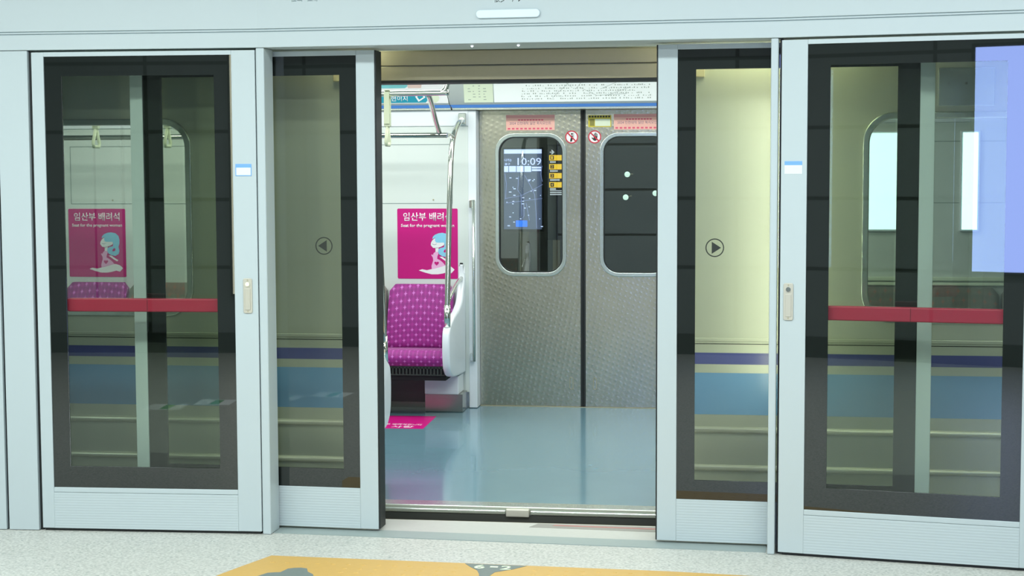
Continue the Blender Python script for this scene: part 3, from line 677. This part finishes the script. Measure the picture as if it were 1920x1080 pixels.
    if s_ > 0:
        yl = obj('yellow_notice', B((0.032, 0.174, YF - 0.0012, YF, 1.779, 1.852)), 'yellow_print', t, label='small yellow notice beside the salmon strip')
        obj('black_title', B(*[(0.036 + i * 0.017, 0.048 + i * 0.017, YF - 0.0020, YF - 0.0012, 1.838, 1.849) for i in range(8)]), 'mark_black', yl)
        obj('picture_field', B((0.042, 0.070, YF - 0.0020, YF - 0.0012, 1.787, 1.829)), 'olive_print', yl)
        obj('white_field', B((0.074, 0.168, YF - 0.0020, YF - 0.0012, 1.785, 1.829)), 'cream_paper', yl)
    return t
far_leaf(-1, 'left leaf of the far carriage door, embossed steel, map display seen in its window')
far_leaf(1, 'right leaf of the far carriage door, embossed steel, yellow notice at its top corner')
struct('door_1', B((-0.65, 0.65, YF - 0.01, 3.59, ZF - 0.001, ZF + 0.003)), 'dark_steel')
struct('wall_right.002', B((-0.70, 0.70, YF - 0.012, 3.60, 1.885, 1.8865)), 'dark_steel')

# wall-mounted grab bar on the jamb
t = thing('grab_bar', 'thin vertical steel grab bar on the white jamb beside the far door', 'handrail', (-0.672, YW - 0.004, 0.35))
bm = bmesh.new(); tube(bm, [(-0.664, YW - 0.034, 0.335), (-0.664, YW - 0.034, 1.335)], 0.009); obj('bar', bm, 'trim_steel', t)
for z_ in (0.36, 1.31): obj('bracket', B((-0.690, -0.660, YW - 0.036, YW - 0.004, z_ - 0.025, z_ + 0.025)), 'chrome', t, bevel=0.003)

# ------------------------------------------------------------------ pregnant-seat posters
def preg_poster(x0, lbl, group):
    W_, H_, zt = 0.381, 0.436, 1.281
    t = thing('seat_poster', lbl, 'poster', (x0 + W_ / 2, YW, zt - H_), group=group)
    def P(u, v): return (x0 + (u - 168) * 0.000497, zt - (v - 140) * 0.000487)
    def poly(name, pts, m_, d): return obj(name, plate([[P(*p) for p in pts]], YW - 0.002 - d * 0.0005, YW - 0.002), m_, t)
    obj('sheet', plate([rrect(x0, x0 + W_, zt - H_, zt, 0.008)], YW - 0.002, YW), 'magenta', t)
    a, b_ = P(243, 298), P(858, 190)
    obj('lettering', text('임산부 배려석', (a[0], b_[0], a[1], b_[1]), YW - 0.002, 0.0008, 0.012), 'print_white', t)
    a, b_ = P(215, 388), P(890, 335)
    obj('lettering', text('Seat for the pregnant woman', (a[0], b_[0], a[1], b_[1]), YW - 0.002, 0.0008, 0.018), 'print_white', t)
    poly('hand_symbol', [(437, 930), (480, 914), (540, 926), (600, 912), (660, 898), (740, 862), (800, 866), (850, 880), (892, 918), (850, 965), (800, 950), (740, 968), (680, 978), (600, 978), (520, 958)], 'print_white', 2)
    poly('dress', [(625, 712), (650, 690), (682, 695), (690, 715), (676, 745), (672, 780), (705, 795), (745, 828), (775, 866), (700, 888), (640, 906), (603, 912), (600, 870), (622, 800), (618, 765), (598, 735), (604, 722), (620, 735)], 'print_pink', 3)
    poly('face', [(612, 545), (640, 520), (700, 520), (765, 560), (760, 605), (720, 628), (668, 645), (620, 640), (592, 605), (596, 575)], 'print_white', 3)
    poly('neck', [(652, 640), (690, 635), (690, 660), (682, 695), (652, 690)], 'print_white', 3)
    poly('arm', [(700, 755), (735, 752), (790, 790), (830, 815), (815, 830), (765, 800)], 'print_white', 3)
    poly('hair', [(612, 528), (622, 498), (645, 474), (690, 455), (740, 448), (800, 462), (838, 495), (852, 545), (850, 600), (835, 640), (850, 690), (835, 735), (790, 758), (740, 748), (700, 725), (684, 690), (690, 655), (720, 640), (760, 632), (768, 600), (758, 572), (700, 574), (660, 572), (645, 545), (650, 510)], 'print_cyan', 4)
    poly('hair_gap', [(752, 690), (765, 665), (790, 655), (798, 672), (790, 692), (768, 700)], 'magenta', 5)
    hx, hz = P(665, 838); k_ = 0.0009
    heart = [(hx + k_ * 16 * math.sin(a) ** 3, hz + k_ * (13 * math.cos(a) - 5 * math.cos(2 * a) - 2 * math.cos(3 * a) - math.cos(4 * a))) for a in [2 * math.pi * i / 28 for i in range(28)]]
    obj('heart', plate([heart], YW - 0.0045, YW - 0.0035), 'magenta', t)
    tr = bmesh.new(); tube(tr, [(P(612, 590)[0], YW - 0.0036, P(612, 590)[1]), (P(640, 602)[0], YW - 0.0036, P(640, 602)[1]), (P(668, 590)[0], YW - 0.0036, P(668, 590)[1])], 0.0012, 6)
    obj('smile', tr, 'print_grey', t)
    return t
preg_poster(-1.149, 'magenta pregnant seat poster on the white wall, seen through the open doorway', 'pregnant seat posters')
preg_poster(-3.300, 'magenta pregnant seat poster seen dimmed through the left fixed glass screen', 'pregnant seat posters')

# ------------------------------------------------------------------ bench seats
def seat_bm_cushion(x0, x1):
    prof = [(YW - 0.06, 0.40), (YW - 0.08, 0.425), (YW - 0.25, 0.432), (YW - 0.40, 0.445), (YW - 0.44, 0.440), (YW - 0.462, 0.42), (YW - 0.465, 0.39), (YW - 0.452, 0.352), (YW - 0.10, 0.352)]
    return plate([prof], x0, x1, 0.008, axis='YZ')
def make_seat(x0, name_lbl, fab, group):
    x1 = x0 + 0.414
    t = thing('bench_chair', name_lbl, 'seat', ((x0 + x1) / 2, YW - 0.2, 0.35), group=group)
    # backrest: rounded outline leaning back
    bm = bmesh.new(); rows = 10; cols = 10
    V = []
    for layer in (0, 1):
        g_ = []
        for r_ in range(rows + 1):
            v_ = r_ / rows; row = []
            for c in range(cols + 1):
                u_ = c / cols
                half = 0.207 - 0.010 * v_ ** 2 - (0.03 * max(0, (v_ - 0.9) / 0.1) ** 2)
                x = (x0 + x1) / 2 + (u_ * 2 - 1) * half
                z = 0.42 + 0.393 * v_
                y = YW - 0.135 + 0.085 * v_ + 0.015 * math.cos((u_ - 0.5) * math.pi) - 0.02 * math.sin(v_ * math.pi)
                if layer: y = YW - 0.085 + 0.080 * v_
                row.append(bm.verts.new((x, y, z)))
            g_.append(row)
        V.append(g_)
    for layer in (0, 1):
        for r_ in range(rows):
            for c in range(cols):
                q = (V[layer][r_][c], V[layer][r_][c + 1], V[layer][r_ + 1][c + 1], V[layer][r_ + 1][c]); bm.faces.new(q if not layer else tuple(reversed(q))).smooth = True
    for r_ in range(rows):
        for c in (0, cols): bm.faces.new((V[0][r_][c], V[0][r_ + 1][c], V[1][r_ + 1][c], V[1][r_][c]))
    for c in range(cols):
        for r_ in (0, rows): bm.faces.new((V[0][r_][c], V[0][r_][c + 1], V[1][r_][c + 1], V[1][r_][c]))
    obj('backrest', bm, fab, t)
    obj('cushion', seat_bm_cushion(x0 + 0.004, x1 - 0.002), fab, t)
    return t
first = make_seat(-1.195, 'purple patterned pregnant seat under the magenta poster, seen through the doorway', 'purple_fabric', 'purple seats')
s2 = dup(first, (-2.107, 0, 0), 'purple patterned seat under the dimmed poster behind the left fixed screen')
plain = make_seat(-1.616, 'grey brown bench seat just left of the purple seat in the doorway', 'brown_fabric', 'grey brown bench seats')
for i, (k_, lb) in enumerate(((1, 'grey brown bench seat, third from the doorway on the far left bench'), (2, 'grey brown bench seat, fourth from the doorway on the far left bench'), (3, 'grey brown bench seat next to the purple seat behind the left fixed screen'))):
    dup(plain, (-0.4213 * k_, 0, 0), lb)
for k_, lb in ((0, 'grey brown bench seat right of the far doors, first from the jamb'), (1, 'grey brown bench seat right of the far doors, second from the jamb'), (2, 'grey brown bench seat seen below the bright panel through the right screen'), (3, 'grey brown bench seat right of the bright panel, behind the right screen'), (4, 'grey brown bench seat right of the far doors, fifth from the jamb')):
    dup(plain, (1.616 + 0.80 + 0.4213 * k_, 0, 0), lb)
# bench frames with ventilation grille
def bench_frame(x0, x1, lbl):
    t = thing('seat_bench', lbl, 'bench frame', ((x0 + x1) / 2, YW - 0.2, 0.3))
    obj('support_rail', B((x0, x1, YW - 0.445, YW - 0.05, 0.338, 0.350)), 'black_steel', t)
    obj('grille_rail', B((x0, x1, YW - 0.446, YW - 0.436, 0.296, 0.302), (x0, x1, YW - 0.446, YW - 0.436, 0.344, 0.350)), 'black_steel', t)
    n = int((x1 - x0) / 0.021)
    bm = B(*[(x0 + i * 0.021, x0 + i * 0.021 + 0.009, YW - 0.445, YW - 0.437, 0.302, 0.344) for i in range(n)])
    obj('grille', bm, 'black_steel', t)
    obj('grille_backing', B((x0, x1, YW - 0.42, YW - 0.41, 0.298, 0.338)), 'rubber', t)
    obj('underside', B((x0, x1, YW - 0.41, YW - 0.10, 0.262, 0.296)), 'dark', t)
    obj('heater_cover', B((x0, x1 - 0.18 if x1 < 0 else x1, YW - 0.09, YW - 0.013, 0.085, 0.262)), 'black_steel', t)
    return t
bench_frame(-3.32, -0.775, 'dark grille frame under the far left bench')
bench_frame(0.79, 2.93, 'dark grille frame under the far right bench')
t = thing('equipment_box', 'white and steel box under the end of the far left bench', 'box', (-0.84, YW - 0.1, 0.05))
obj('white_cover', B((-0.945, -0.735, YW - 0.20, YW - 0.013, 0.150, 0.262)), 'white_plastic', t, bevel=0.004)
obj('steel_skirt', B((-0.945, -0.712, YW - 0.19, YW - 0.013, ZF + 0.002, 0.150)), 'brushed', t, bevel=0.002)
# pale rail along the top of the right bench
t = thing('bench_top_rail', 'cream double rail along the wall above the far right bench', 'rail', (1.9, YW, 0.82))
for z_, h_ in ((0.850, 0.022), (0.822, 0.018)): obj('rail_strip', B((0.80, 3.3, YW - 0.022, YW, z_, z_ + h_)), 'cream_paper', t, bevel=0.004)

# bench end partitions
PROF = [(3.395, 0.945), (3.388, 0.86), (3.33, 0.76), (3.286, 0.712), (3.18, 0.672), (3.059, 0.650), (2.935, 0.618), (2.862, 0.585), (2.838, 0.54), (2.832, 0.459), (2.848, 0.365), (2.89, 0.318), (2.950, 0.293), (3.10, 0.276), (3.395, 0.262)]
def partition(s_, near, lbl):
    pr = smooth_path([(p[0], p[1], 0) for p in PROF], 4); pr = [(p.x, p.y) for p in pr]
    if near: pr = [(YI + YW - p[0], p[1]) for p in pr]
    dn = 0.018 if near else 0.0
    a, b_ = sorted((s_ * (0.722 - dn), s_ * (0.768 - dn)))
    t = thing('bench_partition', lbl, 'partition', ((a + b_) / 2, YW if not near else YI, 0.26))
    bm = plate([pr], a, b_, 0.014, axis='YZ'); obj('panel', bm, 'white_plastic', t, smooth=True)
    return t
partition(-1, False, 'white curved end panel of the far left bench beside the far door')
partition(-1, True, 'white curved end panel of the near bench, at the left edge of the doorway')
partition(1, False, 'white curved end panel of the far right bench')
partition(1, True, 'white curved end panel of the near bench, right of the doorway')
t = thing('bench_partition', 'white curved end panel at the outer end of the far left bench', 'partition', (-3.36, YW, 0.26))
pr = [(p.x, p.y) for p in smooth_path([(p[0], p[1], 0) for p in PROF], 4)]
obj('panel', plate([pr], -3.38, -3.335, 0.014, axis='YZ'), 'white_plastic', t, smooth=True)

def pole(s_, near, lbl):
    def T(p): return (s_ * (p[0] - (0.018 if near else 0)), (YI + YW - p[1]) if near else p[1], p[2])
    t = thing('grab_pole', lbl, 'handrail', T((0.745, 2.90, 0.60)))
    main = [(0.745, 2.888, 0.600), (0.745, 2.895, 0.70), (0.745, 2.955, 1.10), (0.745, 3.02, 1.483), (0.743, 3.06, 1.64), (0.738, 3.12, 1.735), (0.733, 3.22, 1.79), (0.730, 3.30, 1.815), (0.729, 3.385, 1.83)]
    bm = bmesh.new(); tube(bm, [T(tuple(p)) for p in smooth_path(main, 8)], 0.0165); obj('pole', bm, 'chrome', t)
    bm = bmesh.new(); tube(bm, [T((0.745, 2.886, 0.592)), T((0.745, 2.896, 0.725))], 0.0195); obj('sleeve', bm, 'chrome', t)
    bm = bmesh.new(); tube(bm, [T(tuple(p)) for p in smooth_path([(0.745, 2.90, 0.70), (0.745, 2.94, 0.745), (0.745, 3.05, 0.785), (0.745, 3.20, 0.822), (0.745, 3.385, 0.850)], 6)], 0.012); obj('brace', bm, 'chrome', t)
    a, b_ = sorted((T((0, 3.345, 0))[1], T((0, 3.392 if not near else 3.396, 0))[1]))
    xa, xb = sorted((s_ * 0.706, s_ * 0.752))
    obj('wall_bracket', B((xa, xb, a, b_, 1.795, 1.866)), 'trim_steel', t, bevel=0.005)
    return t
pole(-1, False, 'bent chrome grab pole in front of the magenta poster, rising from the white end panel')
pole(-1, True, 'bent chrome grab pole at the left edge of the doorway, on the near end panel')
pole(1, False, 'bent chrome grab pole on the far right end panel')
pole(1, True, 'bent chrome grab pole on the near end panel right of the doorway')

# overhead rails and strap
t = thing('overhead_rail', 'chrome rail above the far left bench, with its end joined to the bent pole', 'handrail', (-1.9, 2.93, 1.72))
bm = bmesh.new(); tube(bm, [(-3.34, 2.93, 1.722), (-0.745, 2.93, 1.722)], 0.0155); obj('rail', bm, 'chrome', t)
bm = bmesh.new(); tube(bm, smooth_path([(-0.745, 2.93, 1.722), (-0.742, 3.0, 1.725), (-0.738, 3.09, 1.71)], 4), 0.013); obj('joint', bm, 'chrome', t)
t = thing('overhead_rail', 'upper chrome strap rail ending in an upturned elbow near the ceiling', 'handrail', (-1.6, 2.30, 1.93))
bm = bmesh.new(); tube(bm, smooth_path([(-3.3, 2.30, 1.934), (-1.5, 2.30, 1.934), (-0.69, 2.30, 1.937), (-0.655, 2.30, 1.942), (-0.635, 2.305, 1.965), (-0.622, 2.31, 2.02), (-0.615, 2.315, 2.10), (-0.612, 2.315, 2.30)], 6), 0.0155); obj('rail', bm, 'chrome', t)
bm = bmesh.new(); tube(bm, smooth_path([(-0.735, 2.31, 1.93), (-0.745, 2.42, 1.90), (-0.762, 2.58, 1.855), (-0.778, 2.75, 1.795), (-0.788, 2.905, 1.738)], 6), 0.015); obj('brace', bm, 'chrome', t, label='curved chrome brace down to the lower rail')
def strap(x, lbl, group):
    t = thing('hand_strap', lbl, 'hand strap', (x, 2.30, 1.64), group=group)
    obj('band', B((x - 0.015, x + 0.015, 2.277, 2.281, 1.77, 1.945), (x - 0.015, x + 0.015, 2.319, 2.323, 1.77, 1.945), (x - 0.015, x + 0.015, 2.277, 2.323, 1.952, 1.956)), 'strap', t, bevel=0.001)
    obj('sleeve', B((x - 0.018, x + 0.018, 2.284, 2.316, 1.755, 1.83)), mat('strap_sleeve', (196, 204, 178), 0.4), t, bevel=0.004)
    bm = bmesh.new(); tube(bm, [(x, 2.30, 1.765), (x, 2.345, 1.675), (x, 2.335, 1.655), (x, 2.265, 1.655), (x, 2.255, 1.675), (x, 2.30, 1.765)], 0.0095, 10); obj('handle', bm, 'strap', t)
    return t
st = strap(-0.962, 'cream hand strap hanging from the upper chrome rail, nearest the doorway', 'hand straps')
for k_ in range(1, 6):
    s2 = dup(st, (-0.42 * k_, 0, 0), 'cream hand strap on the upper chrome rail, %s one counted from the doorway' % ('second', 'third', 'fourth', 'fifth', 'sixth')[k_ - 1])
t = thing('pull_string', 'thin black cord hanging from the elbow of the upper chrome rail', 'cord', (-0.62, 2.30, 1.84))
bm = bmesh.new(); tube(bm, [(-0.628, 2.30, 1.925), (-0.618, 2.30, 1.88), (-0.607, 2.30, 1.855)], 0.0018, 8); obj('cord', bm, 'rubber', t)
bm = bmesh.new(); tube(bm, [(-0.607, 2.30, 1.860), (-0.604, 2.30, 1.842)], 0.0045, 10); obj('toggle', bm, 'rubber', t)

# magenta sticker on the carriage floor
t = thing('floor_poster', 'magenta sticker with white lettering on the carriage floor before the purple seat', 'sticker', (-1.0, 2.8, ZF))
fp = [(-1.27, 2.56), (-0.832, 2.573), (-0.843, 3.045), (-1.28, 3.03)]
obj('sheet', plate([fp], ZF, ZF + 0.001, axis='XY'), 'magenta', t)
obj('lettering', text('이곳은 임산부 배려석입니다', (-1.24, -0.865, 2.69, 2.745), ZF + 0.001, 0.0004, -0.003, 'XY'), 'print_white', t)
obj('lettering', text('핑크 · 사랑', (-1.22, -0.90, 2.60, 2.665), ZF + 0.001, 0.0004, 0.005, 'XY'), 'print_white', t)

# luminous panel seen through the right screen
t = thing('wall_lightbox', 'bright white lit panel on the carriage wall behind the right fixed screen', 'light panel', (2.03, YW, 1.156))
for xa, xb in ((1.695, 1.98), (2.245, 2.358)): obj('frame', B((xa, xb, YW - 0.02, YW, 1.145, 1.738)), 'white_plastic', t, bevel=0.003)
for xa, xb in ((1.71, 1.965), (2.258, 2.345)): obj('lit_face', B((xa, xb, YW - 0.024, YW - 0.02, 1.156, 1.727)), emission('panel_glow', (208, 252, 255), 2.7), t)

# ------------------------------------------------------------------ display beyond the far left door window
t = thing('information_display', 'blue-grey map display with large clock digits, seen through the far left door window', 'screen', (-0.575, 5.05, 1.09))
YD = 5.0
def Q(u, v):  # picture coordinates of the display measured in centimetres of its own face
    return (-0.71 + (u - 140) / 400 * 0.272, 1.668 - (v - 112) / 860 * 0.572)
obj('casing', B((-0.722, -0.428, YD, YD + 0.06, 1.08, 1.68)), 'rubber', t)
obj('post', B((-0.60, -0.54, YD + 0.02, YD + 0.06, -1.15, 1.08)), 'dark_steel', t)
obj('screen_face', B((-0.712, -0.438, YD - 0.002, YD, 1.096, 1.670)), emission('display_slate', (78, 94, 122), 1.0), t)
G = emission('display_pale', (196, 216, 255), 1.5)
def qb(u0, u1, v0, v1): a, b_ = Q(u0, v1), Q(u1, v0); return (a[0], b_[0], YD - 0.004, YD - 0.002, a[1], b_[1])
obj('title_bar', B(qb(142, 540, 114, 158)), G, t)
obj('button_row', B(qb(142, 186, 292, 355), qb(194, 268, 292, 355), qb(276, 348, 292, 355), qb(356, 428, 292, 355), qb(436, 534, 300, 318), qb(436, 534, 326, 346)), G, t)
a, b_ = Q(285, 282), Q(535, 205); obj('clock_digits', text('10:09', (a[0], b_[0], a[1], b_[1]), YD - 0.002, 0.002, 0.0), G, t)
a, b_ = Q(146, 242), Q(222, 212); obj('lettering', text('나가는', (a[0], b_[0], a[1], b_[1]), YD - 0.002, 0.002), G, t)
a, b_ = Q(150, 282), Q(205, 258); obj('lettering', text('출구', (a[0], b_[0], a[1], b_[1]), YD - 0.002, 0.002), G, t)
bm = bmesh.new()
def ql(pts, r_=0.0016):
    tube(bm, [(Q(*p)[0], YD - 0.003, Q(*p)[1]) for p in pts], r_, 6)
for pts in ([(150, 370), (165, 480), (155, 650)], [(295, 400), (285, 550), (320, 600), (325, 700), (330, 830)], [(150, 640), (320, 610), (440, 550), (550, 490)], [(160, 690), (380, 660), (545, 640)], [(360, 390), (430, 520), (465, 600), (480, 800), (485, 960)], [(350, 700), (350, 830), (330, 860)], [(375, 690), (400, 830), (410, 880)], [(545, 290), (530, 380), (548, 460)]): ql(pts)
obj('map_roads', bm, emission('display_road', (130, 146, 196), 1.1), t)
random.seed(11)
bm = bmesh.new()
for i in range(30):
    u_, v_ = random.uniform(160, 530), random.uniform(380, 940); a = qb(u_, u_ + random.uniform(8, 26), v_, v_ + 9); box(bm, *a)
obj('map_marks', bm, G, t)
obj('position_marker', B(qb(265, 385, 878, 945)), emission('display_blue', (40, 120, 255), 1.4), t)
t = thing('exit_sign', 'black board with an arrow and four yellow exit tags beside the map display', 'sign', (-0.335, 5.05, 1.2))
obj('board', B((-0.40, -0.27, YD, YD + 0.04, 1.02, 1.70)), 'rubber', t)
obj('post', B((-0.36, -0.31, YD + 0.005, YD + 0.035, -1.15, 1.02)), 'dark_steel', t)
YL = emission('exit_yellow', (246, 204, 50), 1.15); WH = emission('exit_white', (210, 220, 225), 0.8)
def qs(u, v): return Q(u, v)
obj('arrow', plate([[qs(625, 140), qs(650, 140), qs(640, 122), qs(650, 118), qs(676, 145), qs(650, 170), qs(640, 166), qs(650, 150), qs(625, 150)]], YD - 0.002, YD), WH, t)
for i, v_ in enumerate((176, 272, 368, 465)):
    tg = obj('exit_tag', B(qb(620, 765, v_, v_ + 58)), YL, t)
    a, b_ = qs(632, v_ + 50), qs(670, v_ + 8)
    obj('tag_square', B((a[0], b_[0], YD - 0.005, YD - 0.004, a[1], b_[1])), mat('brown_print', (90, 62, 20), 0.5), tg)
    c_, d_ = qs(642, v_ + 44), qs(658, v_ + 14); obj('lettering', text(str(i + 1), (c_[0], d_[0], c_[1], d_[1]), YD - 0.005, 0.0008), YL, tg)
    obj('caption', B(qb(628, 690 + 20 * (i % 3), v_ + 66, v_ + 82)), WH, t)
obj('caption', B(qb(628, 760, 552, 560), qb(628, 762, 570, 582), qb(628, 755, 592, 604)), WH, t)
t = thing('added_tunnel_tube', 'long fill tube added high on the dark tunnel wall beyond the carriage', 'lamp', (0.0, 5.5, 2.7))  # added unseen light that lifts the dark view through the far windows
obj('housing', B((-2.0, 2.0, 5.50, 5.598, 2.72, 2.78)), 'dark_steel', t)
bm = bmesh.new(); tube(bm, [(-1.95, 5.50, 2.69), (1.95, 5.50, 2.69)], 0.018); obj('tube', bm, emission('added_tunnel_glow', (225, 240, 230), 60), t)
for x_, z_, lb in ((0.173, 1.486, 'small glowing globe standing in for a blurry reflection in the far right door window, upper'), (0.162, 1.324, 'small glowing globe standing in for a blurry reflection in the far right door window, lower'), (0.372, 1.352, 'small glowing globe standing in for a blurry reflection beside the pale door edge, far right window')):
    t = thing('reflection_globe', lb, 'lamp', (x_, 5.0, z_))  # glowing globes imitate blurry reflections in the door glass
    bm = bmesh.new(); bmesh.ops.create_uvsphere(bm, u_segments=16, v_segments=10, radius=0.020, matrix=Matrix.Translation((x_, 5.0, z_)))
    obj('globe', bm, emission('globe_glow', (205, 240, 225), 1.3), t, smooth=True)
    bm = bmesh.new(); tube(bm, [(x_, 5.015, z_), (x_, 5.6, z_)], 0.006, 8); obj('arm', bm, 'dark_steel', t)

# bench backs and seats along the near side (seen only from beside)
for s_ in (-1, 1):
    a, b_ = sorted((s_ * 0.80, s_ * 3.3))
    t = thing('near_bench', 'grey brown bench along the near carriage wall, %s of the doorway' % ('left' if s_ < 0 else 'right'), 'bench', ((a + b_) / 2, YI + 0.2, 0.3))
    obj('seat_base', B((a, b_, YI + 0.06, YI + 0.46, 0.352, 0.44)), 'brown_fabric', t, bevel=0.01)
    obj('seat_back', B((a, b_, YI + 0.005, YI + 0.07, 0.44, 0.81)), 'brown_fabric', t, bevel=0.01)
    obj('bench_box', B((a, b_, YI + 0.005, YI + 0.40, ZF + 0.002, 0.352)), 'black_steel', t)
